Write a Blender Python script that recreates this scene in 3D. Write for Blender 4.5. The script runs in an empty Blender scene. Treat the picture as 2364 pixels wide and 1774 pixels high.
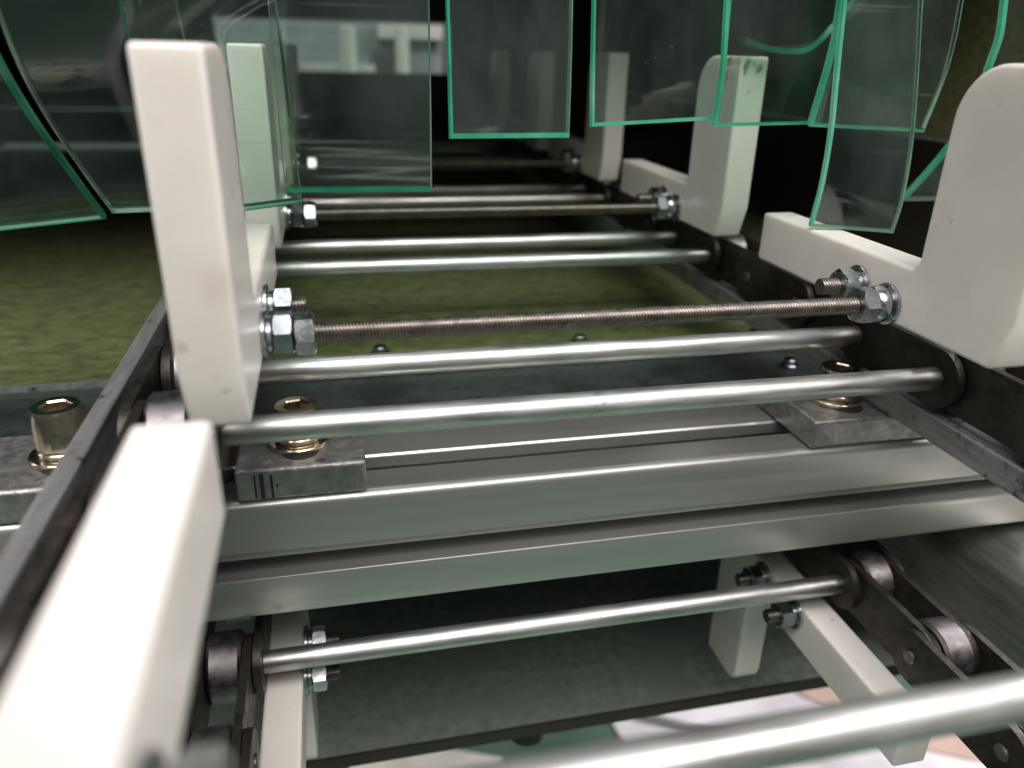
import bpy, bmesh, math, random
from mathutils import Vector, Matrix
random.seed(7)
S = bpy.context.scene
C = S.collection
P = 0.0381                      # chain pitch (m)

# ------------------------------------------------------------------ camera
yaw, pit, rol = 0.23440, 0.40387, 0.02584
fw = Vector((math.sin(yaw)*math.cos(pit), math.cos(yaw)*math.cos(pit), -math.sin(pit)))
rt = Vector((math.cos(yaw), -math.sin(yaw), 0.0))
up = rt.cross(fw)
r2 = rt*math.cos(rol) + up*math.sin(rol)
u2 = up*math.cos(rol) - rt*math.sin(rol)
cd = bpy.data.cameras.new('camera')
cam = bpy.data.objects.new('camera', cd); C.objects.link(cam)
M = Matrix((r2, u2, -fw)).transposed().to_4x4()
M.translation = Vector((-0.04053, -0.18138, 0.08718))
cam.matrix_world = M
cd.sensor_width = 36.0
cd.lens = 36.0*1806.19/2364.0
cd.clip_start = 0.005; cd.clip_end = 60
cd.dof.use_dof = True
cd.dof.focus_distance = 0.232
cd.dof.aperture_fstop = 9.8
S.camera = cam

# ------------------------------------------------------------------ world, lamps, exposure
W = bpy.data.worlds.new('World'); S.world = W; W.use_nodes = True
W.node_tree.nodes['Background'].inputs['Color'].default_value = (0.80, 0.86, 0.84, 1)
W.node_tree.nodes['Background'].inputs['Strength'].default_value = 0.12
S.view_settings.view_transform = 'Standard'
S.view_settings.look = 'None'
S.view_settings.gamma = 1.0
S.view_settings.exposure = -0.16
S.render.engine = 'CYCLES'
S.cycles.use_denoising = True
S.cycles.max_bounces = 10
S.cycles.transparent_max_bounces = 32
S.cycles.sample_clamp_indirect = 4.0

def lamp(name, loc, aim, sx, sy, power, col):
    d = bpy.data.lights.new(name, 'AREA'); d.shape = 'RECTANGLE'; d.size = sx; d.size_y = sy
    d.energy = power; d.color = col
    o = bpy.data.objects.new(name, d); C.objects.link(o); o.location = loc
    o.rotation_euler = (Vector(aim)-Vector(loc)).to_track_quat('-Z', 'Y').to_euler()
    return o
WARM = (1.0, 0.935, 0.89)
lamp('area_lamp', (-0.60, -1.30, 2.00), (0.0, 0.0, 0.0), 2.2, 1.2, 48, WARM)
lamp('area_lamp', (0.80, -1.30, 2.10), (0.2, 0.0, -0.1), 2.2, 1.1, 58, WARM)
lamp('area_lamp', (-0.3, -0.70, 2.0), (0.0, -0.2, 0.0), 1.8, 0.9, 18, (0.96, 0.92, 1.0))
lamp('area_lamp', (2.6, 0.7, 1.5), (0.6, 0.6, -0.95), 1.2, 0.3, 95, (1.0, 0.95, 0.97))  # side lamp added to brighten the white film on the floor
lamp('area_lamp', (-2.4, 0.9, 0.9), (0.0, 0.6, -0.95), 1.2, 0.3, 30, WARM)  # low side lamp added to brighten the cream board under the tray
lamp('area_lamp', (0.0, 2.2, 1.5), (0.0, 1.45, -0.1), 1.2, 0.2, 0.3, (0.9, 0.97, 1.0))  # faint lamp added to light the far cabinet

# ------------------------------------------------------------------ material helpers
class NT:
    def __init__(s, name):
        s.m = bpy.data.materials.new(name); s.m.use_nodes = True
        s.t = s.m.node_tree; s.n = s.t.nodes; s.l = s.t.links
        s.b = s.n['Principled BSDF']; s.out = s.n['Material Output']
        tc = s.n.new('ShaderNodeTexCoord'); s.obj = tc.outputs['Object']
    def mapping(s, scale, loc=(0,0,0)):
        g = s.n.new('ShaderNodeNewGeometry')
        m = s.n.new('ShaderNodeMapping'); s.l.new(g.outputs['Position'], m.inputs['Vector'])
        m.inputs['Scale'].default_value = scale; m.inputs['Location'].default_value = loc
        return m.outputs['Vector']
    def noise(s, scale, detail=4, vec=None, rough=0.55):
        x = s.n.new('ShaderNodeTexNoise'); x.inputs['Scale'].default_value = scale
        x.inputs['Detail'].default_value = detail; x.inputs['Roughness'].default_value = rough
        s.l.new(vec if vec is not None else s.mapping((1,1,1)), x.inputs['Vector'])
        return x.outputs['Fac']
    def ramp(s, fac, stops):
        r = s.n.new('ShaderNodeValToRGB'); e = r.color_ramp.elements
        while len(e) < len(stops): e.new(0.5)
        for i, (p, c) in enumerate(stops):
            e[i].position = p; e[i].color = (*c, 1) if len(c) == 3 else c
        s.l.new(fac, r.inputs['Fac']); return r.outputs['Color']
    def mrange(s, fac, a, b, c, d):
        r = s.n.new('ShaderNodeMapRange')
        for i, v in enumerate((a, b, c, d)): r.inputs[i+1].default_value = v
        s.l.new(fac, r.inputs[0]); return r.outputs[0]
    def mix(s, fac, a, b):
        x = s.n.new('ShaderNodeMix'); x.data_type = 'RGBA'
        if isinstance(fac, float): x.inputs[0].default_value = fac
        else: s.l.new(fac, x.inputs[0])
        for i, v in ((6, a), (7, b)):
            if isinstance(v, tuple): x.inputs[i].default_value = (*v, 1)
            else: s.l.new(v, x.inputs[i])
        return x.outputs[2]
    def bump(s, h, strength, dist):
        x = s.n.new('ShaderNodeBump'); x.inputs['Strength'].default_value = strength
        x.inputs['Distance'].default_value = dist; s.l.new(h, x.inputs['Height'])
        return x.outputs['Normal']
    def set(s, **k):
        for key, v in k.items():
            i = s.b.inputs[key.replace('_', ' ')]
            if isinstance(v, (int, float)): i.default_value = v
            elif isinstance(v, tuple): i.default_value = (*v, 1) if len(v) == 3 and i.type == 'RGBA' else v
            else: s.l.new(v, i)
        return s.m

def metal(name, col, rough, streak=None, bump=0.0, dirt=None, metallic=1.0, bscale=900):
    t = NT(name)
    v = t.mapping(streak if streak else (1, 1, 1))
    n = t.noise(400 if streak else 180, 5, v)
    lo = tuple(c*0.72 for c in col); hi = tuple(min(1, c*1.12) for c in col)
    base = t.ramp(n, [(0.3, lo), (0.62, hi)])
    if dirt:
        d = t.noise(dirt[1], 6, None, 0.7)
        f = t.mrange(d, dirt[2], dirt[2]+0.09, 0.0, 1.0)
        base = t.mix(f, base, dirt[0])
    ro = t.mrange(t.noise(300, 4, v), 0.3, 0.7, rough*0.75, rough*1.3)
    k = dict(Base_Color=base, Metallic=metallic, Roughness=ro)
    if bump: k['Normal'] = t.bump(t.noise(bscale, 4), bump, 0.0006)
    return t.set(**k)

m_rod = metal('zinc_plated_steel', (0.66, 0.67, 0.66), 0.43, (0.12, 1, 1), 0.05, ((0.16, 0.16, 0.15), 60, 0.66), bscale=500)
def rod_ends(m):
    nt = m.node_tree; b = nt.nodes['Principled BSDF']; l = nt.links
    g = nt.nodes.new('ShaderNodeNewGeometry'); sx = nt.nodes.new('ShaderNodeSeparateXYZ'); l.new(g.outputs['Position'], sx.inputs[0])
    ab = nt.nodes.new('ShaderNodeMath'); ab.operation = 'SUBTRACT'; l.new(sx.outputs[0], ab.inputs[0]); ab.inputs[1].default_value = 0.0315
    a2 = nt.nodes.new('ShaderNodeMath'); a2.operation = 'ABSOLUTE'; l.new(ab.outputs[0], a2.inputs[0])
    no = nt.nodes.new('ShaderNodeTexNoise'); no.inputs['Scale'].default_value = 120; no.inputs['Detail'].default_value = 6; l.new(g.outputs['Position'], no.inputs['Vector'])
    ma = nt.nodes.new('ShaderNodeMath'); ma.operation = 'MULTIPLY_ADD'; l.new(no.outputs['Fac'], ma.inputs[0]); ma.inputs[1].default_value = 0.03; l.new(a2.outputs[0], ma.inputs[2])
    mr = nt.nodes.new('ShaderNodeMapRange'); l.new(ma.outputs[0], mr.inputs[0])
    for i, v in enumerate((0.094, 0.118, 0.0, 0.75)): mr.inputs[i+1].default_value = v
    mx = nt.nodes.new('ShaderNodeMix'); mx.data_type = 'RGBA'; l.new(mr.outputs[0], mx.inputs[0])
    l.new(b.inputs['Base Color'].links[0].from_socket, mx.inputs[6]); mx.inputs[7].default_value = (0.12, 0.11, 0.10, 1); l.new(mx.outputs[2], b.inputs['Base Color'])
rod_ends(m_rod)
m_nut = metal('bright_zinc', (0.46, 0.49, 0.51), 0.24, None, 0.06, ((0.25, 0.24, 0.22), 300, 0.64))
m_thread = metal('thread_steel', (0.225, 0.20, 0.178), 0.42, None, 0.0, ((0.10, 0.08, 0.07), 200, 0.62))
m_brass = metal('yellowed_nickel', (0.62, 0.54, 0.43), 0.22, None, 0.04, ((0.2, 0.15, 0.1), 220, 0.66))
m_roller = metal('roller_steel', (0.24, 0.225, 0.225), 0.42, None, 0.12, ((0.10, 0.08, 0.08), 120, 0.60), bscale=350)
m_block = metal('mill_scale_steel', (0.38, 0.375, 0.37), 0.46, None, 0.5, ((0.10, 0.10, 0.10), 95, 0.57), metallic=0.85, bscale=420)
m_rail = metal('grey_steel', (0.36, 0.36, 0.36), 0.52, (1, 0.1, 1), 0.25, ((0.06, 0.06, 0.06), 140, 0.58), metallic=0.7)
m_plate = metal('dark_sheet_steel', (0.10, 0.125, 0.115), 0.40, None, 0.1, ((0.06, 0.075, 0.065), 25, 0.5), metallic=0.7, bscale=80)
m_lower = metal('grey_green_sheet', (0.25, 0.30, 0.26), 0.55, None, 0.02, ((0.225, 0.275, 0.24), 22, 0.5), metallic=0.3, bscale=60)
m_wallm = metal('brushed_plate', (0.38, 0.38, 0.36), 0.40, (1, 0.1, 1), 0.06, ((0.2, 0.19, 0.18), 70, 0.66), metallic=0.85, bscale=40)

def m_chain():
    t = NT('oily_chain_steel')
    n = t.noise(110, 6, None, 0.65)
    base = t.ramp(n, [(0.35, (0.026, 0.023, 0.021)), (0.6, (0.066, 0.058, 0.049)), (0.74, (0.11, 0.07, 0.04))])
    return t.set(Base_Color=base, Metallic=0.65, Roughness=t.mrange(t.noise(240), 0.3, 0.7, 0.34, 0.6),
                 Normal=t.bump(t.noise(500, 4), 0.25, 0.0006))
m_chain = m_chain()

def m_alu():
    t = NT('extruded_aluminium')
    v = t.mapping((0.03, 1, 1))
    n = t.noise(260, 5, v)
    base = t.ramp(n, [(0.3, (0.455, 0.465, 0.445)), (0.68, (0.53, 0.535, 0.515))])
    # sparse chips and dark specks
    d = t.noise(190, 3, None, 0.8)
    base = t.mix(t.mrange(d, 0.735, 0.75, 0, 1), base, (0.09, 0.06, 0.04))
    # chalky scuffs
    sc = t.noise(60, 9, t.mapping((1, 1, 1.3), (0.3, 0, 0)), 0.85)
    g = t.n.new('ShaderNodeNewGeometry'); sx = t.n.new('ShaderNodeSeparateXYZ'); t.l.new(g.outputs['Position'], sx.inputs[0])
    def mul(a, b):
        m = t.n.new('ShaderNodeMath'); m.operation = 'MULTIPLY'; t.l.new(a, m.inputs[0]); t.l.new(b, m.inputs[1]); return m.outputs[0]
    wob = t.n.new('ShaderNodeMath'); wob.operation = 'MULTIPLY_ADD'; t.l.new(sc, wob.inputs[0]); wob.inputs[1].default_value = 0.012; t.l.new(sx.outputs[0], wob.inputs[2])
    haze = mul(t.mrange(wob.outputs[0], 0.1125, 0.1145, 0, 1), t.mrange(sx.outputs[2], -0.0570, -0.0575, 0, 1))   # dull grime film on the lower lip at the right
    left = mul(t.mrange(sx.outputs[0], -0.040, -0.062, 0, 1), t.mrange(sx.outputs[2], -0.0600, -0.0660, 0, 1))   # scratched lower left corner
    sm = t.n.new('ShaderNodeMath'); sm.operation = 'MULTIPLY_ADD'; t.l.new(left, sm.inputs[0]); sm.inputs[1].default_value = 0.16; t.l.new(sc, sm.inputs[2])
    fs = t.mrange(sm.outputs[0], 0.66, 0.70, 0, 0.5)
    fm = t.n.new('ShaderNodeMath'); fm.operation = 'MAXIMUM'; t.l.new(fs, fm.inputs[0]); t.l.new(t.mrange(haze, 0, 1, 0, 0.42), fm.inputs[1])
    fs = fm.outputs[0]
    base = t.mix(fs, base, (0.46, 0.455, 0.43))
    r = t.mrange(t.noise(200, 4, v), 0.3, 0.7, 0.30, 0.40)
    rr = t.n.new('ShaderNodeMath'); rr.operation = 'MAXIMUM'
    t.l.new(r, rr.inputs[0]); t.l.new(t.mrange(fs, 0, 0.55, 0.0, 0.6), rr.inputs[1])
    return t.set(Base_Color=base, Metallic=0.80, Roughness=rr.outputs[0], Normal=t.bump(n, 0.025, 0.0004))
m_alu = m_alu()

def m_hdpe():
    t = NT('white_polyethylene')
    base = t.ramp(t.noise(40, 4), [(0.35, (0.79, 0.755, 0.71)), (0.65, (0.84, 0.81, 0.765))])
    sm = t.noise(55, 7, t.mapping((1, 1, 0.6), (0.37, 0.2, 0.1)), 0.7)
    base = t.mix(t.mrange(sm, 0.69, 0.77, 0, 0.35), base, (0.40, 0.27, 0.22))
    sp = t.noise(420, 2, None, 0.6)
    base = t.mix(t.mrange(sp, 0.79, 0.82, 0, 0.6), base, (0.20, 0.15, 0.12))
    # black scuffs at the top of the second right pusher
    g = t.n.new('ShaderNodeNewGeometry'); vd = t.n.new('ShaderNodeVectorMath'); vd.operation = 'DISTANCE'
    t.l.new(g.outputs['Position'], vd.inputs[0]); vd.inputs[1].default_value = (0.123, 0.124, 0.082)
    near = t.mrange(vd.outputs['Value'], 0.006, 0.017, 0.16, 0.0)
    ad = t.n.new('ShaderNodeMath'); ad.operation = 'ADD'; t.l.new(near, ad.inputs[0]); t.l.new(t.noise(230, 4, t.mapping((1, 1, 0.6)), 0.6), ad.inputs[1])
    base = t.mix(t.mrange(ad.outputs[0], 0.70, 0.78, 0, 0.75), base, (0.10, 0.10, 0.09))
    # stains on the near face of the tall left pusher
    for pos, r0, r1, k, col in (((-0.0605, -0.036, 0.0465), 0.002, 0.0065, 0.17, (0.46, 0.29, 0.23)), ((-0.0690, -0.036, 0.0345), 0.0004, 0.0022, 0.75, (0.22, 0.14, 0.11))):
        vd = t.n.new('ShaderNodeVectorMath'); vd.operation = 'DISTANCE'
        t.l.new(g.outputs['Position'], vd.inputs[0]); vd.inputs[1].default_value = pos
        wb = t.n.new('ShaderNodeMath'); wb.operation = 'MULTIPLY_ADD'; t.l.new(t.noise(300, 4), wb.inputs[0]); wb.inputs[1].default_value = r1*0.9; t.l.new(vd.outputs['Value'], wb.inputs[2])
        base = t.mix(t.mrange(wb.outputs[0], r0+r1*0.45, r1*1.25, k, 0.0), base, col)
    return t.set(Base_Color=base, Roughness=t.mrange(t.noise(90), 0.3, 0.7, 0.26, 0.40),
                 Subsurface_Weight=0.45, Subsurface_Radius=(1.0, 0.85, 0.75), Subsurface_Scale=0.006,
                 Normal=t.bump(t.noise(300, 3, t.mapping((1, 1, 0.15))), 0.05, 0.0004))
m_hdpe = m_hdpe()

def m_olive():
    t = NT('olive_napped_belt')
    n = t.noise(170, 6, t.mapping((0.5, 1, 1)), 0.75)
    big = t.noise(26, 3)
    base = t.ramp(n, [(0.38, (0.056, 0.072, 0.022)), (0.63, (0.20, 0.24, 0.088))])
    base = t.mix(t.mrange(big, 0.3, 0.7, 0.0, 0.5), base, (0.105, 0.13, 0.044))
    return t.set(Base_Color=base, Roughness=0.85, Normal=t.bump(n, 1.0, 0.004))
m_olive = m_olive()

def m_dark(name, col, rough=0.6, sc=30):
    t = NT(name)
    n = t.noise(sc, 5)
    return t.set(Base_Color=t.ramp(n, [(0.3, tuple(c*0.6 for c in col)), (0.7, tuple(c*1.3 for c in col))]), Roughness=rough)
m_hood = m_dark('dark_painted_sheet', (0.035, 0.030, 0.026), 0.45, 12)
m_floor = m_dark('green_epoxy_floor', (0.085, 0.150, 0.110), 0.25, 3)
m_paper = m_dark('white_film', (0.80, 0.78, 0.82), 0.5, 5)
m_card = m_dark('pinkish_card', (0.55, 0.40, 0.34), 0.6, 5)
m_ink = m_dark('black_ink', (0.02, 0.02, 0.022), 0.5, 200)
m_black = m_dark('plain_black', (0.02, 0.02, 0.02), 0.5, 60)
m_blue = m_dark('pale_blue_paint', (0.15, 0.175, 0.18), 0.4, 9)
m_post = m_dark('dull_white_paint', (0.36, 0.36, 0.34), 0.5, 6)
m_walls = m_dark('stippled_olive_paint', (0.26, 0.25, 0.13), 0.7, 260)
m_cream = m_dark('cream_paint', (0.70, 0.68, 0.62), 0.5, 6)

def m_pvc():
    t = NT('clear_pvc')
    n, l = t.n, t.l
    tr = n.new('ShaderNodeBsdfTransparent'); tr.inputs['Color'].default_value = (0.86, 0.945, 0.90, 1)
    gl = n.new('ShaderNodeBsdfGlossy'); gl.inputs['Roughness'].default_value = 0.06
    gl.inputs['Color'].default_value = (0.95, 1.0, 0.98, 1)
    lines = t.noise(60, 3, t.mapping((0.06, 0.3, 1.0)), 0.6)
    bm = t.bump(lines, 0.10, 0.002); l.new(bm, gl.inputs['Normal'])
    lw = n.new('ShaderNodeLayerWeight'); lw.inputs['Blend'].default_value = 0.5; l.new(bm, lw.inputs['Normal'])
    pw = n.new('ShaderNodeMath'); pw.operation = 'POWER'; l.new(lw.outputs['Facing'], pw.inputs[0]); pw.inputs[1].default_value = 5.0
    fr = n.new('ShaderNodeMath'); fr.operation = 'MULTIPLY_ADD'; l.new(pw.outputs[0], fr.inputs[0]); fr.inputs[1].default_value = 0.95; fr.inputs[2].default_value = 0.045
    mx = n.new('ShaderNodeMixShader'); l.new(fr.outputs[0], mx.inputs[0]); l.new(tr.outputs[0], mx.inputs[1]); l.new(gl.outputs[0], mx.inputs[2])
    df = n.new('ShaderNodeBsdfTranslucent'); df.inputs['Color'].default_value = (0.55, 0.68, 0.60, 1)
    d2 = n.new('ShaderNodeBsdfDiffuse'); d2.inputs['Color'].default_value = (0.5, 0.6, 0.55, 1)
    hz = n.new('ShaderNodeMixShader'); hz.inputs[0].default_value = 0.6; l.new(df.outputs[0], hz.inputs[1]); l.new(d2.outputs[0], hz.inputs[2])
    m2 = n.new('ShaderNodeMixShader')
    f = t.mrange(t.noise(24, 7, t.mapping((1, 1, 0.5)), 0.7), 0.40, 0.74, 0.008, 0.075)  # base haze: room reflections mixed in as a pale cloudy colour
    ln = t.mrange(t.noise(1, 2, t.mapping((5, 40, 260)), 0.4), 0.70, 0.74, 0.0, 0.10)
    sp = t.mrange(t.noise(700, 2), 0.76, 0.79, 0.0, 0.30)
    for q in (ln, sp):
        a = n.new('ShaderNodeMath'); a.operation = 'MAXIMUM'; l.new(f, a.inputs[0]); l.new(q, a.inputs[1]); f = a.outputs[0]
    l.new(f, m2.inputs[0]); l.new(mx.outputs[0], m2.inputs[1]); l.new(hz.outputs[0], m2.inputs[2])
    l.new(m2.outputs[0], t.out.inputs['Surface'])
    return t.m
m_pvc = m_pvc()
def m_edge(name, c0, c1, c2):
    t = NT(name)
    n, l = t.n, t.l
    a = n.new('ShaderNodeBsdfDiffuse'); b = n.new('ShaderNodeBsdfTranslucent')
    col = t.ramp(t.noise(45, 3), [(0.3, c0), (0.5, c1), (0.72, c2)])
    l.new(col, a.inputs['Color']); l.new(col, b.inputs['Color'])
    x = n.new('ShaderNodeMixShader'); x.inputs[0].default_value = 0.65
    l.new(a.outputs[0], x.inputs[1]); l.new(b.outputs[0], x.inputs[2])
    g = n.new('ShaderNodeBsdfGlossy'); g.inputs['Roughness'].default_value = 0.15
    fr = n.new('ShaderNodeFresnel'); y = n.new('ShaderNodeMixShader')
    l.new(fr.outputs[0], y.inputs[0]); l.new(x.outputs[0], y.inputs[1]); l.new(g.outputs[0], y.inputs[2])
    l.new(y.outputs[0], t.out.inputs['Surface'])
    return t.m
m_mint, m_deep, m_pale = m_edge('green_pvc_edge', (0.05, 0.50, 0.28), (0.12, 0.72, 0.46), (0.34, 0.86, 0.64)), m_edge('deep_green_pvc_edge', (0.02, 0.25, 0.14), (0.03, 0.36, 0.20), (0.06, 0.50, 0.30)), m_edge('pale_pvc_edge', (0.16, 0.34, 0.24), (0.26, 0.46, 0.34), (0.50, 0.68, 0.54))  # three tones of one PVC; light piped to cut edges put into colour
EDGE = dict(m=m_mint, d=m_deep, p=m_pale)

# ------------------------------------------------------------------ object helpers
def thing(name, label, cat, loc=(0, 0, 0), group=None):
    o = bpy.data.objects.new(name, None); C.objects.link(o); o.location = loc
    o.empty_display_size = 0.01
    return tag(o, label, cat, group)
def tag(o, label, cat, group=None):
    o['label'] = label; o['category'] = cat
    if group: o['group'] = group
    return o
def mesh(name, bm, mats, smooth=True, angle=35):
    bmesh.ops.recalc_face_normals(bm, faces=bm.faces)
    me = bpy.data.meshes.new(name); bm.to_mesh(me); bm.free()
    for m in (mats if isinstance(mats, (list, tuple)) else [mats]): me.materials.append(m)
    if smooth:
        me.shade_smooth(); me.set_sharp_from_angle(angle=math.radians(angle))
    return me
def obj(name, bm, mats, parent=None, loc=(0, 0, 0), bevel=0.0, seg=2, smooth=True, angle=35):
    me = bm if isinstance(bm, bpy.types.Mesh) else mesh(name, bm, mats, smooth, angle)
    o = bpy.data.objects.new(name, me); C.objects.link(o); o.location = loc
    if parent: o.parent = parent
    if bevel:
        b = o.modifiers.new('edge', 'BEVEL'); b.width = bevel; b.segments = seg
        b.limit_method = 'ANGLE'; b.angle_limit = math.radians(40); b.harden_normals = False
    return o
def box(bm, x0, x1, y0, y1, z0, z1):
    v = [bm.verts.new(c) for c in ((x0,y0,z0),(x1,y0,z0),(x1,y1,z0),(x0,y1,z0),(x0,y0,z1),(x1,y0,z1),(x1,y1,z1),(x0,y1,z1))]
    for f in ((0,3,2,1),(4,5,6,7),(0,1,5,4),(1,2,6,5),(2,3,7,6),(3,0,4,7)): bm.faces.new([v[i] for i in f])
    return bm
def nbox(*a): return box(bmesh.new(), *a)
def prism_x(bm, pts, x0, x1):
    a = [bm.verts.new((x0, y, z)) for y, z in pts]; b = [bm.verts.new((x1, y, z)) for y, z in pts]
    n = len(pts); bm.faces.new(a); bm.faces.new(b[::-1])
    for i in range(n): bm.faces.new((a[i], b[i], b[(i+1) % n], a[(i+1) % n]))
    return bm
def lathe_x(bm, prof, seg=32, cy=0, cz=0):
    """prof: list of (x, r); r==0 closes with a point."""
    rings = []
    for x, r in prof:
        if r <= 1e-9: rings.append([bm.verts.new((x, cy, cz))])
        else: rings.append([bm.verts.new((x, cy+r*math.cos(2*math.pi*i/seg), cz+r*math.sin(2*math.pi*i/seg))) for i in range(seg)])
    for a, b in zip(rings, rings[1:]):
        for i in range(seg):
            j = (i+1) % seg
            if len(a) == 1: bm.faces.new((a[0], b[i], b[j]))
            elif len(b) == 1: bm.faces.new((a[i], a[j], b[0]))
            else: bm.faces.new((a[i], a[j], b[j], b[i]))
    return bm
def cyl_x(bm, x0, x1, r, seg=32, cy=0, cz=0, ch=0.0):
    return lathe_x(bm, [(x0, 0), (x0, r-ch), (x0+ch, r), (x1-ch, r), (x1, r-ch), (x1, 0)] if ch else [(x0, 0), (x0, r), (x1, r), (x1, 0)], seg, cy, cz)
def washer_bm(x0, x1, r, ri):
    return lathe_x(bmesh.new(), [(x0, ri), (x0, r-0.0002), (x0+0.0002, r), (x1-0.0002, r), (x1, r-0.0002), (x1, ri), (x0, ri)], 28)
def nut_bm(w, af, rot=0.0, hole=0.0025):
    """hex nut on the x axis, width w, chamfered corners."""
    bm = bmesh.new(); R = af/math.sqrt(3); n = 24
    prof = []
    def ring(x, f):
        vs = []
        for i in range(n):
            a = 2*math.pi*i/n
            k = ((a+math.pi/6) % (math.pi/3))-math.pi/6
            rh = (af/2)/math.cos(k)
            r = f(rh); vs.append(bm.verts.new((x, r*math.cos(a+rot), r*math.sin(a+rot))))
        return vs
    c = 0.13*w
    rings = [ring(0, lambda r: hole), ring(0, lambda r: af*0.47)]
    lo = []; hi = []
    for i in range(n):
        a = 2*math.pi*i/n; k = ((a+math.pi/6) % (math.pi/3))-math.pi/6
        rh = (af/2)/math.cos(k); d = (rh-af*0.47)*0.55
        lo.append(bm.verts.new((d, rh*math.cos(a+rot), rh*math.sin(a+rot))))
        hi.append(bm.verts.new((w-d, rh*math.cos(a+rot), rh*math.sin(a+rot))))
    rings += [lo, hi, ring(w, lambda r: af*0.47), ring(w, lambda r: hole)]
    for a, b in zip(rings, rings[1:]):
        for i in range(n):
            j = (i+1) % n; bm.faces.new((a[i], a[j], b[j], b[i]))
    return bm
def thread_bm(L, r=0.0026, depth=0.00034, pitch=0.00085):
    bm = bmesh.new(); seg = 18; per = 4
    nx = int(L/pitch*per); prev = None
    for k in range(nx+1):
        x = k*pitch/per; ring = []
        for i in range(seg):
            a = 2*math.pi*i/seg
            ph = (x/pitch - i/seg) % 1.0
            rr = r - depth*(1-abs(2*ph-1))
            ring.append(bm.verts.new((x, rr*math.cos(a), rr*math.sin(a))))
        if prev:
            for i in range(seg):
                j = (i+1) % seg; bm.faces.new((prev[i], prev[j], ring[j], ring[i]))
        else: bm.faces.new(ring)
        prev = ring
    bm.faces.new(prev)
    return bm

# ------------------------------------------------------------------ the setting
o = obj('floor', nbox(-6, 6, -5, 7, -1.0, -0.95), m_floor); o['kind'] = 'structure'

# ------------------------------------------------------------------ aluminium cross beam
def beam_profile():
    y0, y1, z0, z1 = 0.0155, 0.0555, -0.0700, -0.0300
    cy, cz = 0.0333, -0.0508
    h, H, d, D = 0.0043, 0.0085, 0.0045, 0.0125
    r = 0.0028
    pts = []
    # front face from bottom to top
    pts += [(y0+r, z0), (y0+r*0.3, z0+r*0.3), (y0, z0+r)]
    # front groove: sloped lower lip, deep dark slot, shallow recessed band above it
    pts += [(y0, -0.0558), (y0+0.0003, -0.0555), (y0+0.0045, -0.0553), (y0+0.0045, -0.0580), (y0+D, -0.0560), (y0+D, -0.0455),
            (y0+0.0045, -0.0435), (y0+0.0045, -0.0500), (y0+0.0024, -0.0500), (y0+0.0004, -0.0467), (y0, -0.0464)]
    for k in range(6):
        a = math.pi - k*math.pi/10; pts.append((y0+r+r*math.cos(a), z1-r+r*math.sin(a)))
    pts += [(cy-h-0.0008, z1), (cy-h, z1-0.0008), (cy-h, z1-d), (cy-H, z1-d), (cy-H+0.003, z1-D), (cy+H-0.003, z1-D),
            (cy+H, z1-d), (cy+h, z1-d), (cy+h, z1-0.0008), (cy+h+0.0008, z1)]
    for k in range(6):
        a = math.pi/2 - k*math.pi/10; pts.append((y1-r+r*math.cos(a), z1-r+r*math.sin(a)))
    pts += [(y1, z0+r), (y1-r, z0)]
    return pts
bm = prism_x(bmesh.new(), beam_profile(), -0.30, 0.36)
tag(obj('cross_beam', bm, m_alu, bevel=0.0002, seg=1, angle=28), 'silver grooved aluminium profile spanning under the steel rods', 'metal beam')

# ------------------------------------------------------------------ clamp plates with socket bolts
def socket_bolt(parent, x, y, z, hh=0.0085, r=0.0066, rot=0.3):
    """head on the z axis, hex recess, washers; sub-parts of the plate's bolt."""
    def lz(prof, seg=40):
        b = lathe_x(bmesh.new(), prof, seg)
        bmesh.ops.rotate(b, verts=b.verts, cent=(0, 0, 0), matrix=Matrix.Rotation(-math.pi/2, 3, 'Y'))
        return b
    head = bmesh.new(); n = 48
    def ring(z_, f): return [head.verts.new((f(i)*math.cos(2*math.pi*i/n), f(i)*math.sin(2*math.pi*i/n), z_)) for i in range(n)]
    def hexr(i):
        a = 2*math.pi*i/n + rot; k = ((a+math.pi/6) % (math.pi/3))-math.pi/6
        return r*0.50/math.cos(k)
    kn = lambda i: r if i % 2 else r*0.972
    rs = [ring(0.0, lambda i: r*0.9), ring(0.0006, kn), ring(hh*0.86, kn), ring(hh, lambda i: r*0.90), ring(hh, lambda i: hexr(i)*1.10), ring(hh-0.0005, hexr), ring(hh-0.0045, hexr)]
    for a, b in zip(rs, rs[1:]):
        for i in range(n): head.faces.new((a[i], a[(i+1) % n], b[(i+1) % n], b[i]))
    head.faces.new(rs[-1]); head.faces.new(rs[0][::-1])
    b = obj('bolt', head, m_brass, parent, (x, y, z+0.0034), angle=30)
    def ws(name, z0, z1, ro):
        w = lz([(z0, 0.004), (z0, ro-0.0003), (z0+0.0003, ro), (z1-0.0003, ro), (z1, ro-0.0003), (z1, 0.004), (z0, 0.004)])
        obj(name, w, m_brass, b)
    ws('spring_washer', -0.0018, 0.0, r*1.02); ws('washer', -0.0034, -0.0019, r*1.35)
    slot = lz([(-0.00335, 0), (-0.00335, 0.0052), (-0.00325, 0.0052), (-0.00325, 0)], 28)
    bmesh.ops.translate(slot, verts=slot.verts, vec=(0.0005, -0.0062, 0))
    obj('slot', slot, m_black, b)  # flat black disc, darkness of the slot opening put in as colour
    return b
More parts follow.
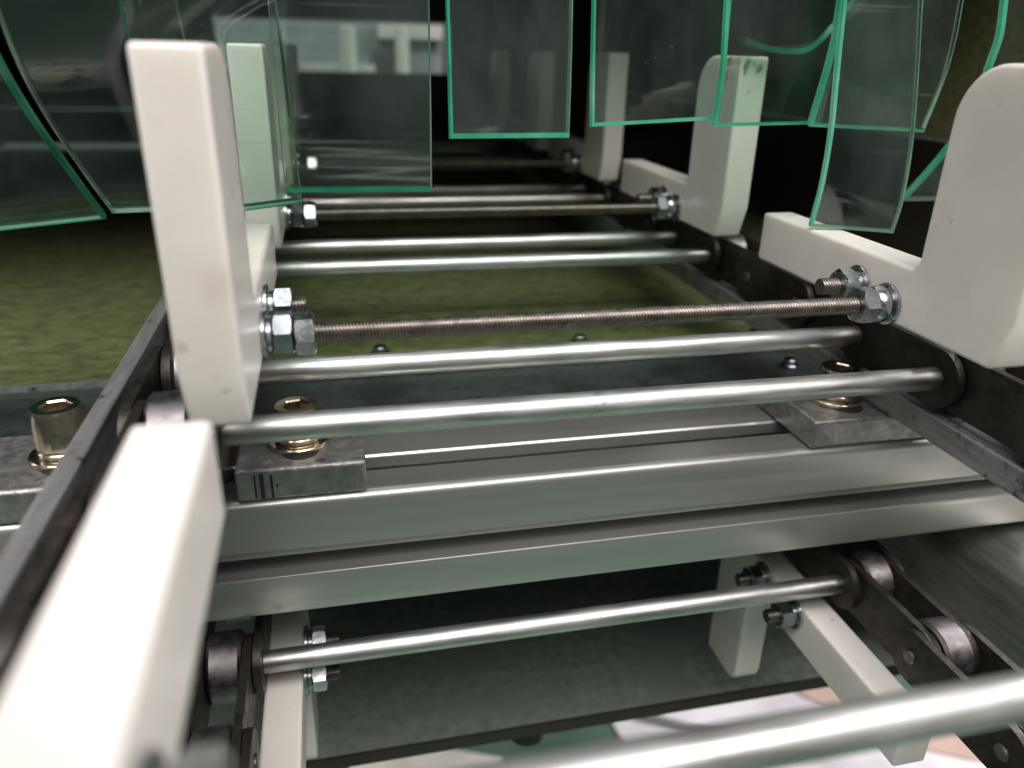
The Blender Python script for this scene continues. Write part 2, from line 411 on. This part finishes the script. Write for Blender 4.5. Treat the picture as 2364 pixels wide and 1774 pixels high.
def clamp(x0, x1, label, bolts, ink=False, **kw):
    t = thing('clamp_plate', label, 'clamp plate', ((x0+x1)/2, 0.03, -0.03), 'steel clamp plates bolted on the beam')
    cx = (x0+x1)/2
    obj('plate', nbox(x0-cx, x1-cx, 0.0158-0.03, 0.050-0.03, 0.0002, 0.0100), m_block, t, bevel=0.0012, seg=3)
    for bx, by in bolts: socket_bolt(t, bx-cx, by-0.03, 0.0100, **kw)
    if ink:
        k = bmesh.new()
        for sx, z0, z1, w in ((-0.0655, 0.0012, 0.0085, 0.0005), (-0.0640, 0.0009, 0.0088, 0.0011), (-0.0612, 0.0010, 0.0082, 0.0007), (-0.0598, 0.0044, 0.0052, 0.0006)):
            box(k, sx-cx, sx-cx+w, -0.01432, -0.01422, z0, z1)
        obj('ink_mark', k, m_ink, t)
    return t
clamp(-0.0705, -0.0350, 'grey steel clamp plate with black ink strokes beneath the left rod end', [(-0.0535, 0.0312)], True)
clamp(0.1065, 0.1555, 'grey steel clamp plate under the right end of the rods', [(0.1235, 0.0312)])
clamp(-0.175, -0.1005, 'grey steel clamp plate outside the left guard strip with exposed bolt', [(-0.1165, 0.0340)], hh=0.0120, r=0.0068)

# ------------------------------------------------------------------ chain guide rails
bm = nbox(0.1330, 0.1560, -0.30, 0.80, -0.0198, -0.0114)
tag(obj('guide_rail', bm, m_rail, bevel=0.0006), 'flat grey steel rail under the right roller chain', 'guide rail')
bm = nbox(-0.0925, -0.0735, -0.30, 0.80, -0.0198, -0.0114)
tag(obj('guide_rail', bm, m_rail, bevel=0.0006), 'dark steel rail under the left roller chain', 'guide rail')
bm = nbox(-0.1002, -0.0955, -0.30, 0.55, -0.0298, 0.0045)
tag(obj('guard_strip', bm, m_rail, bevel=0.0005), 'scuffed grey upright strip along the outside of the left chain', 'guard strip')

# ------------------------------------------------------------------ roller chains
def plate_mesh(th, h=0.0090):
    bm = bmesh.new(); pts = []
    for k in range(13): a = -math.pi/2 + k*math.pi/12; pts.append((P/2 + h*math.cos(a), h*math.sin(a)))
    for k in range(13): a = math.pi/2 + k*math.pi/12; pts.append((-P/2 + h*math.cos(a), h*math.sin(a)))
    prism_x(bm, pts, -th/2, th/2)
    return mesh('link_plate', bm, m_chain)
PLATE = plate_mesh(0.0024)
ROLLER = mesh('roller', cyl_x(bmesh.new(), -0.0050, 0.0050, 0.0108, 36, ch=0.0010), m_roller)
PIN = mesh('pin', cyl_x(bmesh.new(), -0.0114, 0.0118, 0.0024, 20, ch=0.0004), m_roller)
PLAIN = mesh('pin', cyl_x(bmesh.new(), -0.0095, 0.0118, 0.0024, 20, ch=0.0004), m_roller)
ZG = -0.0897; YG = 0.0197
def chain(x0, sg, label):
    t = thing('roller_chain', label, 'roller chain', (x0, 0, 0), 'roller chains carrying the rods')
    def put(me, name, x, y, z):
        o = obj(name, me, None, t, (x*sg, y, z))
        if sg < 0 and name == 'pin': o.rotation_euler = (0, 0, math.pi)
        return o
    for k in range(-4, 22):                      # upper run
        y = k*P
        put(ROLLER, 'roller', 0.0106, y, 0)
        put(PLAIN if k % 4 in (0, 1) else PIN, 'pin', 0.0106, y, 0)
        ym = y+P/2
        for x in ((0.0012, 0.0200) if k % 2 == 0 else (0.0040, 0.0172)): put(PLATE, 'link_plate', x, ym, 0)
    for k in range(-4, 6):                       # return run
        y = YG+k*P
        put(ROLLER, 'roller', 0.0106, y, ZG)
        put(PLAIN if k % 4 in (0, 1) else PIN, 'pin', 0.0106, y, ZG)
        ym = y+P/2
        for x in ((0.0012, 0.0200) if k % 2 == 0 else (0.0040, 0.0172)): put(PLATE, 'link_plate', x, ym, ZG)
    return t
chain(0.1325, 1, 'dark oily roller chain at the right ends of the rods')
chain(-0.0694, -1, 'dark oily roller chain at the left ends of the rods')

# ------------------------------------------------------------------ steel cross rods
RODM = mesh('cross_rod', cyl_x(bmesh.new(), -0.1011, 0.1011, 0.0035, 40, ch=0.0003), m_rod)
RX = (0.1325-0.0694)/2
def rod(y, z, label):
    o = obj('cross_rod', RODM, None, None, (RX, y, z)); tag(o, label, 'steel rod', 'steel rods between the chains')
    o.rotation_euler = (random.uniform(0, 6), 0, 0)
order = ['first', 'second', 'third', 'fourth', 'fifth']
names = ['nearest the camera, just above the aluminium beam', 'nearest the camera, under the first threaded rod', 'of the second pair, nearer one', 'of the second pair, farther one',
         'of the third pair behind the second threaded rod, nearer one', 'of the third pair behind the second threaded rod, farther one', 'of the fourth pair, nearer one', 'of the fourth pair, farther one',
         'of the fifth pair deep in the tunnel, nearer one', 'of the fifth pair deep in the tunnel, farther one']
for k in range(5):
    for j in (0, 1): rod((4*k+j)*P, 0, 'shiny steel rod ' + names[2*k+j])
rod(-4*P+0.0026, 0, 'steel rod closest to the camera, just below the picture')
rod(-3*P+0.0026, 0, 'thick looking blurred steel rod crossing the bottom right corner')
rod(YG, ZG, 'steel rod below the aluminium beam on the returning chains')
rod(YG+P, ZG, 'steel rod on the returning chains hidden behind the aluminium beam')

# ------------------------------------------------------------------ white pushers
def l_profile(y0, y1, top, tip, zb=0.0158, zt=0.0333, r=0.014):
    pts = [(y0+0.0045, zb), (tip, zb), (tip, zt)]
    for k in range(5):
        a = -math.pi/2 - k*math.pi/8; pts.append((y1+0.003+0.003*math.cos(a), zt+0.003+0.003*math.sin(a)))
    for k in range(9):
        a = k*math.pi/16; pts.append((y1-r+r*math.cos(a), top-r+r*math.sin(a)))
    pts += [(y0, top), (y0, zb+0.013)]
    return pts
PT = 0.0118
def body_mesh(prof): return mesh('body', prism_x(bmesh.new(), prof, -PT/2, PT/2), m_hdpe)
BODY = body_mesh(l_profile(-0.0350, 0.0012, 0.0870, 0.0850))
BODYR = body_mesh(l_profile(-0.0170, 0.0090, 0.0805, 0.100, 0.0118, 0.0288, 0.006))
NUT = mesh('nut', nut_bm(0.0048, 0.0094, 0.2), m_nut, angle=25)
NUT2 = mesh('nut', nut_bm(0.0050, 0.0096, 0.62), m_nut, angle=25)
WASH = mesh('washer', washer_bm(0, 0.0012, 0.0062, 0.0026), m_nut)
SPR = mesh('spring_washer', washer_bm(0, 0.0014, 0.0046, 0.0026), m_nut)
CAP = mesh('collar', lathe_x(bmesh.new(), [(0, 0.0026), (0, 0.0048), (0.0008, 0.0054), (0.0026, 0.0056), (0.0042, 0.0050), (0.0052, 0.0038), (0.0052, 0.0026)], 32), m_nut)
STUDS = {L: mesh('stud', thread_bm(L), m_thread) for L in (0.0085, 0.0108, 0.0118, 0.0137)}
def stud_set(parent, x, y, z, sg, L):
    """washer, spring washer, nut and thread end, growing along sg*x from the face at x."""
    def q(me, name, dx):
        o = obj(name, me, None, parent, (x+sg*dx, y, z)); o.rotation_euler = (0, 0, 0 if sg > 0 else math.pi); return o
    q(WASH, 'washer', 0.0); q(SPR, 'spring_washer', 0.0012); q(NUT, 'nut', 0.0026); q(STUDS[L], 'stud', 0.0)
def pusher(side, y, label, flip=False, dx=0.0, dz=0.0, L=None, studs=True, sy=(0.0245,), z0=0.0):
    sg = 1 if side == 'L' else -1
    xf = (-0.0587 if side == 'L' else 0.1185)+dx
    t = thing('pusher', label, 'conveyor pusher', (xf, y, z0+dz), 'white plastic pushers on the chains')
    b = obj('body', BODYR if flip else BODY, None, t, (-sg*PT/2, 0, 0), bevel=0.0010, seg=3)
    if flip: b.rotation_euler = (math.pi, 0, 0)
    if studs:
        for s in sy: stud_set(t, 0.0, -s if flip else s, -0.0167 if flip else 0.0204+(0.002 if side == 'R' else 0.003), sg, L or (0.0118 if flip else 0.0137 if side == 'R' else 0.0108))
    return t
pusher('L', 0, 'tall white pusher at the left end of the nearest threaded rod')
pusher('R', 0, 'large white pusher cut off by the right picture edge')
pusher('L', 4*P, 'white pusher seen through the clear strip behind the tall left pusher')
pusher('R', 4*P, 'white pusher with dark scuffs on top at the right end of the second threaded rod')
pusher('L', 8*P, 'narrow white pusher second behind the tall left pusher')
pusher('R', 8*P, 'white pusher at the right end of the third threaded rod')
pusher('L', 12*P, 'dim white pusher in the left row at the fourth threaded rod', studs=False)
pusher('R', 12*P, 'dim white pusher in the right row seen through the middle clear strip', studs=False)
pusher('L', 16*P, 'farthest dim white pusher of the left row deep in the tunnel', studs=False)
pusher('R', 16*P, 'farthest dim white pusher of the right row deep in the tunnel', studs=False)
pusher('L', -4*P+0.002, 'blurred white pusher arm filling the lower left corner', dx=-0.0014, dz=0.0006, L=0.0085, sy=(0.0225,))
pusher('R', -4*P+0.004, 'white pusher on the right chain level with the blurred foreground arm', studs=False)
pusher('L', YG+P+0.001, 'white pusher hanging from the left return chain below the beam', flip=True, sy=(0.0295, 0.0135), z0=ZG)
pusher('R', YG+P+0.008, 'white pusher hanging upside down from the right return chain', flip=True, dx=0.0028, sy=(0.0392, 0.0170), z0=ZG)

# ------------------------------------------------------------------ threaded rods with lock nuts
TR = mesh('thread', thread_bm(0.1772), m_thread)
for k, w in enumerate(['nearest, in sharp focus between the two big white pushers', 'second from the camera, dull brown and blurred', 'third from the camera, behind the short hanging strip', 'fourth from the camera, deep in the tunnel']):
    t = thing('threaded_rod', 'bronze coloured threaded rod ' + w, 'threaded rod', (-0.0587, 0.0100+4*k*P, 0.0208), 'threaded rods tying the pushers')
    obj('thread', TR, None, t)
    def q(me, name, x, flip=False):
        o = obj(name, me, None, t, (x, 0, 0))
        if flip: o.rotation_euler = (0, 0, math.pi)
    q(WASH, 'washer', 0.0); q(SPR, 'spring_washer', 0.0012); q(NUT, 'nut', 0.0028); q(NUT2, 'nut', 0.0079)
    q(WASH, 'washer', 0.1772, True); q(CAP, 'collar', 0.1716); q(NUT2, 'nut', 0.1715, True)

# ------------------------------------------------------------------ sheets under the conveyor
t = thing('belt_tray', 'olive green felt covered tray under the steel rods', 'tray', (0, 0.14, -0.044))
obj('felt', nbox(-0.425, 0.32, 0.0002, 0.80, 0.0008, 0.0035), m_olive, t)
obj('rim', nbox(-0.425, 0.32, -0.0008, 0.0, 0.0010, 0.0040), m_rail, t)
SB = bmesh.new()
for r, z0, z1 in ((0.0042, 0.0035, 0.0046), (0.0030, 0.0046, 0.0070)):
    c = cyl_x(bmesh.new(), z0, z1, r, 20, ch=0.0003)
    bmesh.ops.rotate(c, verts=c.verts, cent=(0, 0, 0), matrix=Matrix.Rotation(-math.pi/2, 3, 'Y'))
    me = bpy.data.meshes.new('tmp'); c.to_mesh(me); c.free(); SB.from_mesh(me); bpy.data.meshes.remove(me)
SBM = mesh('small_bolt', SB, m_nut)
for x in (-0.022, 0.072, 0.166): obj('small_bolt', SBM, None, t, (x, 0.0135, 0))
bm = nbox(-0.7, 0.36, 0.0562, 0.1380, -0.0480, -0.0450)
tp = thing('cover_plate', 'dark green grey steel sheet between the beam and the olive tray', 'steel plate', (0, 0.1, -0.048))
obj('sheet', nbox(-0.425, 0.30, -0.0436, 0.0380, 0.0, 0.003), m_plate, tp, bevel=0.0003)
obj('small_bolt', SBM, None, tp, (0.163, 0.018, 0.0))  # bolt added in place of a bolt's reflection in the sheet
t = thing('lower_tray', 'grey green sheet metal tray below the returning chains', 'tray', (0, 0.075, -0.1950))
obj('sheet', nbox(-0.6, 0.6, 0.0, 0.6, -0.002, 0.0), m_lower, t)
obj('lip', nbox(-0.6, 0.6, -0.0015, 0.0, -0.0058, 0.0003), m_hood, t)
k = cyl_x(bmesh.new(), -0.018, -0.0076, 0.009, 24, ch=0.001)
bmesh.ops.rotate(k, verts=k.verts, cent=(0, 0, 0), matrix=Matrix.Rotation(-math.pi/2, 3, 'Y'))
obj('foot', k, m_black, t, (0.035, 0.012, 0))
bm = bmesh.new()
pr = [(0.188, -0.135), (0.188, -0.100)] + [(0.212-0.024*math.cos(a), -0.100+0.0245*math.sin(a)) for a in [k*math.pi/16 for k in range(1, 9)]] + [(0.34, -0.0755), (0.34, -0.0785), (0.212, -0.0785), (0.192, -0.101), (0.192, -0.135)]
va = [bm.verts.new((x, -0.35, z)) for x, z in pr]; vb = [bm.verts.new((x, 0.30, z)) for x, z in pr]
bm.faces.new(va[::-1]); bm.faces.new(vb)
for k in range(len(pr)): bm.faces.new((va[k], va[(k+1) % len(pr)], vb[(k+1) % len(pr)], vb[k]))
tag(obj('side_plate', bm, m_wallm), 'smeared bright bent metal side plate right of the return chain', 'steel plate')

# ------------------------------------------------------------------ hanging clear strips
def resample(pts, n):
    """Catmull-Rom through pts, n samples."""
    p = [Vector(q) for q in pts]; p = [p[0]*2-p[1]] + p + [p[-1]*2-p[-2]]
    m = len(pts)-1; out = []
    for i in range(n):
        s = i/(n-1)*m; k = min(int(s), m-1); u = s-k
        a, b, c, d = p[k:k+4]
        out.append(0.5*((2*b)+(c-a)*u+(2*a-5*b+4*c-d)*u*u+(3*b-a-3*c+d)*u**3))
    return out
def strip(L, R, label, rim=(1.3, 0.8, 1.3), ec='mpm', th=0.0020, bow=0.0, n=44, w=8, ext=0.17):
    """closed slab between two edge curves; the green cut edge shows as a rim of rim=(left, right, bottom) mm."""
    if ext:                                  # carry both edges up to the rail, easing to vertical
        for q in (L, R):
            a, b = Vector(q[0]), Vector(q[1]); d = a-b; st = d.length
            d = Vector((d.x, d.y, max(d.z, 0.3*st))).normalized()
            while a.z < ext:
                d = Vector((d.x*0.72, d.y*0.72, d.z)).normalized(); st *= 1.15
                a = a+d*st; q.insert(0, tuple(a))
    A, B = resample(L, n), resample(R, n)
    A.insert(n-1, A[n-1]+(A[n-2]-A[n-1]).normalized()*rim[2]*0.001); B.insert(n-1, B[n-1]+(B[n-2]-B[n-1]).normalized()*rim[2]*0.001)
    n += 1
    W_ = (A[n//2]-B[n//2]).length
    ts = [0, rim[0]*0.001/W_] + [k/w for k in range(1, w)] + [1-rim[1]*0.001/W_, 1]; w = len(ts)-1
    bm = bmesh.new(); F, K = [], []
    G = [[A[i].lerp(B[i], u) for u in ts] for i in range(n)]
    def nrm(i, j):
        a = G[min(i+2, n-1)][j]-G[max(i-2, 0)][j]; b = G[i][min(j+1, w)]-G[i][max(j-1, 0)]
        return a.cross(b).normalized()
    for i in range(n):
        N = [nrm(i, j) for j in range(w+1)]
        F.append([bm.verts.new(G[i][j]+N[j]*(bow*math.sin(math.pi*ts[j])+th/2)) for j in range(w+1)])
        K.append([bm.verts.new(G[i][j]+N[j]*(bow*math.sin(math.pi*ts[j])-th/2)) for j in range(w+1)])
    for i in range(n-1):
        for j in range(w):
            green = 3 if i == n-2 else 1 if j == 0 else 2 if j == w-1 else 0
            bm.faces.new((F[i][j], F[i][j+1], F[i+1][j+1], F[i+1][j])).material_index = green
            bm.faces.new((K[i][j], K[i+1][j], K[i+1][j+1], K[i][j+1])).material_index = green
        for j in (0, w):
            bm.faces.new((F[i][j], F[i+1][j], K[i+1][j], K[i][j])).material_index = 1 if j == 0 else 2
    for i in (0, n-1):
        for j in range(w):
            bm.faces.new((F[i][j], F[i][j+1], K[i][j+1], K[i][j])).material_index = 3
    o = obj('curtain_strip', bm, [m_pvc] + [EDGE[c] for c in ec], angle=50)
    return tag(o, label, 'curtain strip', 'clear strips of the hanging curtain')
def xs(x, yz): return [(x, y, z) for y, z in yz]
strip([(-0.175, 0.040, 0.083), (-0.175, 0.055, 0.066), (-0.175, 0.080, 0.046), (-0.176, 0.108, 0.026)],
      xs(-0.1147, [(0.0435, 0.0828), (0.0553, 0.0713), (0.0730, 0.0577), (0.0935, 0.0432), (0.1105, 0.0316)]),
      'clear strip at the left picture edge with thick green right edge', rim=(0.3,1.4,1.0), ec='pdd')
strip(xs(-0.1105, [(0.0360, 0.0905), (0.0418, 0.0806), (0.0540, 0.0688), (0.0760, 0.0525), (0.1020, 0.0350)]),
      xs(-0.0720, [(0.0360, 0.0935), (0.0450, 0.0815), (0.0580, 0.0695), (0.0790, 0.0530), (0.1040, 0.0355)]),
      'clear strip bent inwards between the left edge strip and the tall left pusher', rim=(0.5,0.3,0.7), ec='ppp')
strip(xs(-0.0828, [(0.0262, 0.0953), (0.0307, 0.0836), (0.0372, 0.0697), (0.0620, 0.0520), (0.0920, 0.0350)]),
      xs(-0.0494, [(0.0300, 0.0964), (0.0480, 0.0835), (0.0715, 0.0605), (0.1010, 0.0375)]),
      'clear strip hanging just behind the tall left pusher, dark green lower edge', rim=(0.5,0.3,1.2), ec='dpd')
strip([(-0.053, 0.066, 0.099), (-0.053, 0.066, 0.076), (-0.053, 0.068, 0.046)],
      xs(-0.0087, [(0.066, 0.0995), (0.0655, 0.0767), (0.067, 0.0458)]),
      'clear strip with wavy flow lines hanging left of the centre gap', rim=(0.2,0.3,1.3), ec='ppd')
strip(xs(-0.0038, [(0.066, 0.1000), (0.0632, 0.0826), (0.0605, 0.0622)]), xs(0.0348, [(0.0695, 0.1012), (0.0680, 0.087), (0.0665, 0.0620)]),
      'short narrow clear strip in the middle with green bottom edge', rim=(0.8,0.45,1.5), ec='mpm')
strip(xs(0.0415, [(0.0700, 0.1018), (0.0675, 0.0834), (0.0645, 0.0654)]), xs(0.0880, [(0.0725, 0.1034), (0.0712, 0.0842), (0.0710, 0.0674)]),
      'clear strip right of the middle one, before the far right pushers', rim=(0.8,0.6,1.1), ec='mmm')
strip(xs(0.0845, [(0.0690, 0.1031), (0.0664, 0.0842), (0.0674, 0.0655)]), xs(0.1250, [(0.0680, 0.1044), (0.0668, 0.0890), (0.0697, 0.0664)]),
      'clear strip overlapping the scuffed pusher, sixth from the left', rim=(1.2,0.4,0.7), ec='mpm')
strip(xs(0.1185, [(0.0605, 0.1038), (0.0605, 0.0889), (0.0657, 0.0660)]), xs(0.1630, [(0.0603, 0.1054), (0.0597, 0.0951), (0.0604, 0.0825), (0.0650, 0.0644)]),
      'clear strip flaring to the right beside the olive wall', rim=(1.5,0.4,0.7), ec='mpm')
strip(xs(0.1183, [(0.0580, 0.1037), (0.0547, 0.0788), (0.0530, 0.0659), (0.0528, 0.0495), (0.0549, 0.0345)]),
      xs(0.1462, [(0.0580, 0.1047), (0.0533, 0.0858), (0.0484, 0.0624), (0.0470, 0.0445), (0.0484, 0.0330)]),
      'longest clear strip, reaching down to the arm of the right pusher', rim=(1.1,0.4,0.6), ec='mpp')
strip(xs(0.1770, [(0.0588, 0.1057), (0.0572, 0.0955), (0.0582, 0.0872), (0.0612, 0.0711), (0.0705, 0.0555), (0.0855, 0.0372)]),
      [(0.232, 0.0588, 0.107), (0.232, 0.0572, 0.0955), (0.232, 0.0582, 0.0872), (0.232, 0.0612, 0.0711), (0.232, 0.0705, 0.0555), (0.232, 0.0855, 0.0372)],
      'clear strip at the right edge half hidden by the large white pusher', rim=(1.6,0.3,0.5), ec='mpp')
strip([(0.170, 0.112, 0.150), (0.166, 0.112, 0.125), (0.1595, 0.112, 0.1090), (0.1526, 0.112, 0.0990), (0.1426, 0.1115, 0.0900), (0.128, 0.1115, 0.0895), (0.1167, 0.1125, 0.0925)],
      [(0.203, 0.155, 0.150), (0.199, 0.155, 0.125), (0.192, 0.155, 0.1090), (0.182, 0.155, 0.0995), (0.168, 0.155, 0.0915), (0.148, 0.155, 0.0905), (0.1330, 0.150, 0.0935)],
      'curled clear strip lying on top of the scuffed pusher', rim=(1.8, 0.5, 2.0), ec='dpd', ext=0)

# ------------------------------------------------------------------ tunnel behind the curtain
bm = nbox(-0.60, 0.60, 0.096, 0.102, 0.235, 0.60)  # unseen hood, its lower edge set for how far light reaches the tray
box(bm, -0.60, 0.60, 0.1022, 0.95, 0.29, 0.296)
tag(obj('shading_hood', bm, m_hood), 'unseen dark sheet metal hood shading the conveyor behind the clear strips', 'machine hood')
bm = nbox(0.330, 0.336, 0.1025, 0.95, 0.042, 0.2895)
tag(obj('tunnel_wall', bm, m_walls), 'speckled olive side wall behind the right hand strips', 'machine wall')
bm = nbox(-0.436, -0.430, 0.1025, 0.95, -0.04, 0.2895)
tag(obj('tunnel_wall', bm, m_hood), 'dark side wall behind the left strips', 'machine wall')
bm = nbox(0.325, 0.331, 0.1025, 0.95, -0.19, 0.0415)  # dark sheet in place of the shadowy gap below the wall
tag(obj('tunnel_wall', bm, m_hood), 'dark gap under the speckled olive side wall, built as a dark panel', 'machine wall')

bm = bmesh.new()
for a in ((-0.4295, -0.16, 0.90, 0.906, -0.03, 0.289), (0.125, 0.3245, 0.90, 0.906, -0.03, 0.289), (-0.1598, 0.1248, 0.90, 0.906, 0.116, 0.289), (-0.1598, 0.1248, 0.90, 0.906, -0.03, 0.056)): box(bm, *a)
tag(obj('tunnel_wall', bm, m_hood), 'dark end wall with a low opening at the far end of the tunnel', 'machine wall')

# far tunnel end, out of focus: invented cabinet and posts for pale light patches
t = thing('stand_in_cabinet', 'blurred pale blue cabinet added for the pale patches at the far tunnel opening', 'machine cabinet', (0.0, 1.45, -0.95))
obj('cabinet_body', nbox(-0.30, 0.19, 0, 0.3, 0.0, 1.075), m_blue, t, bevel=0.004)
obj('vent', nbox(-0.155, -0.115, -0.013, -0.001, 0.985, 1.035), m_black, t, bevel=0.002)
obj('screen', nbox(0.06, 0.125, -0.014, -0.0012, 0.985, 1.030), m_black, t, bevel=0.002)
obj('door', nbox(-0.10, 0.05, -0.012, -0.001, 0.6, 1.05), m_blue, t, bevel=0.002)
obj('ledge', nbox(-0.16, 0.06, -0.06, -0.013, 0.985, 1.005), m_post, t, bevel=0.002)
obj('top_trim', nbox(0.07, 0.19, -0.03, -0.001, 1.05, 1.075), m_post, t, bevel=0.002)
for x, y, w, a, b, lab in ((0.010, 1.30, 0.014, -0.95, 0.118, 'short white stand-in post in the middle of the far tunnel opening'), (0.108, 1.36, 0.012, -0.95, 0.12, 'slim white stand-in post at the right of the far tunnel opening')):
    c = lathe_x(bmesh.new(), [(a, 0), (a, 0.03), (a+0.01, 0.03), (a+0.012, w), (b-0.004, w), (b, w*0.7), (b, 0)], 24)
    bmesh.ops.rotate(c, verts=c.verts, cent=(0, 0, 0), matrix=Matrix.Rotation(-math.pi/2, 3, 'Y'))
    tag(obj('stand_in_post', c, m_post, None, (x, y, 0)), lab, 'post')

# things lying on the floor seen under the lower tray
def sheet(name, pts, mat, label, cat, z):
    bm = bmesh.new(); a = [bm.verts.new((x, y, z)) for x, y in pts]; b = [bm.verts.new((x, y, z+0.004)) for x, y in pts]
    bm.faces.new(a); bm.faces.new(b[::-1]); n = len(pts)
    for i in range(n): bm.faces.new((a[i], b[i], b[(i+1) % n], a[(i+1) % n]))
    return tag(obj(name, bm, mat), label, cat)
sheet('white_film', [(0.36, 0.80), (0.40, 0.36), (1.0, 0.30), (1.05, 0.50), (0.92, 0.54), (0.81, 0.60), (0.66, 0.80)], m_paper, 'blurred white plastic film on the green floor at bottom right', 'plastic film', -0.948)
sheet('cream_board', [(-0.10, 0.40), (0.13, 0.36), (0.17, 0.70), (-0.06, 0.80)], m_cream, 'blurred cream board on the floor beside the rubber foot', 'board', -0.948)
sheet('pink_board', [(0.655, 0.80), (0.80, 0.60), (0.91, 0.54), (1.04, 0.50), (1.09, 0.54), (0.95, 0.59), (0.86, 0.65), (0.78, 0.84)], m_card, 'blurred pinkish card on the floor behind the white film', 'board', -0.9435)
def cable(pts, label):
    bm = bmesh.new(); q = resample(pts, 24); prev = None
    for i, p in enumerate(q):
        d = (q[min(i+1, 23)]-q[max(i-1, 0)]).normalized(); s = d.cross(Vector((0, 0, 1))).normalized(); u = Vector((0, 0, 1))
        ring = [bm.verts.new(p+(s*math.cos(a)+u*math.sin(a))*0.007) for a in [k*math.pi/4 for k in range(8)]]
        if prev:
            for k in range(8): bm.faces.new((prev[k], prev[(k+1) % 8], ring[(k+1) % 8], ring[k]))
        prev = ring
    tag(obj('floor_cable', bm, m_rail), label, 'cable', 'grey cables lying over the white film')
cable([(0.40, 0.74, -0.937), (0.55, 0.66, -0.937), (0.75, 0.62, -0.937), (0.95, 0.66, -0.937)], 'grey cable crossing the far half of the white film')
cable([(0.55, 0.42, -0.937), (0.70, 0.50, -0.937), (0.88, 0.50, -0.937), (1.08, 0.42, -0.937)], 'grey cable crossing the near half of the white film')
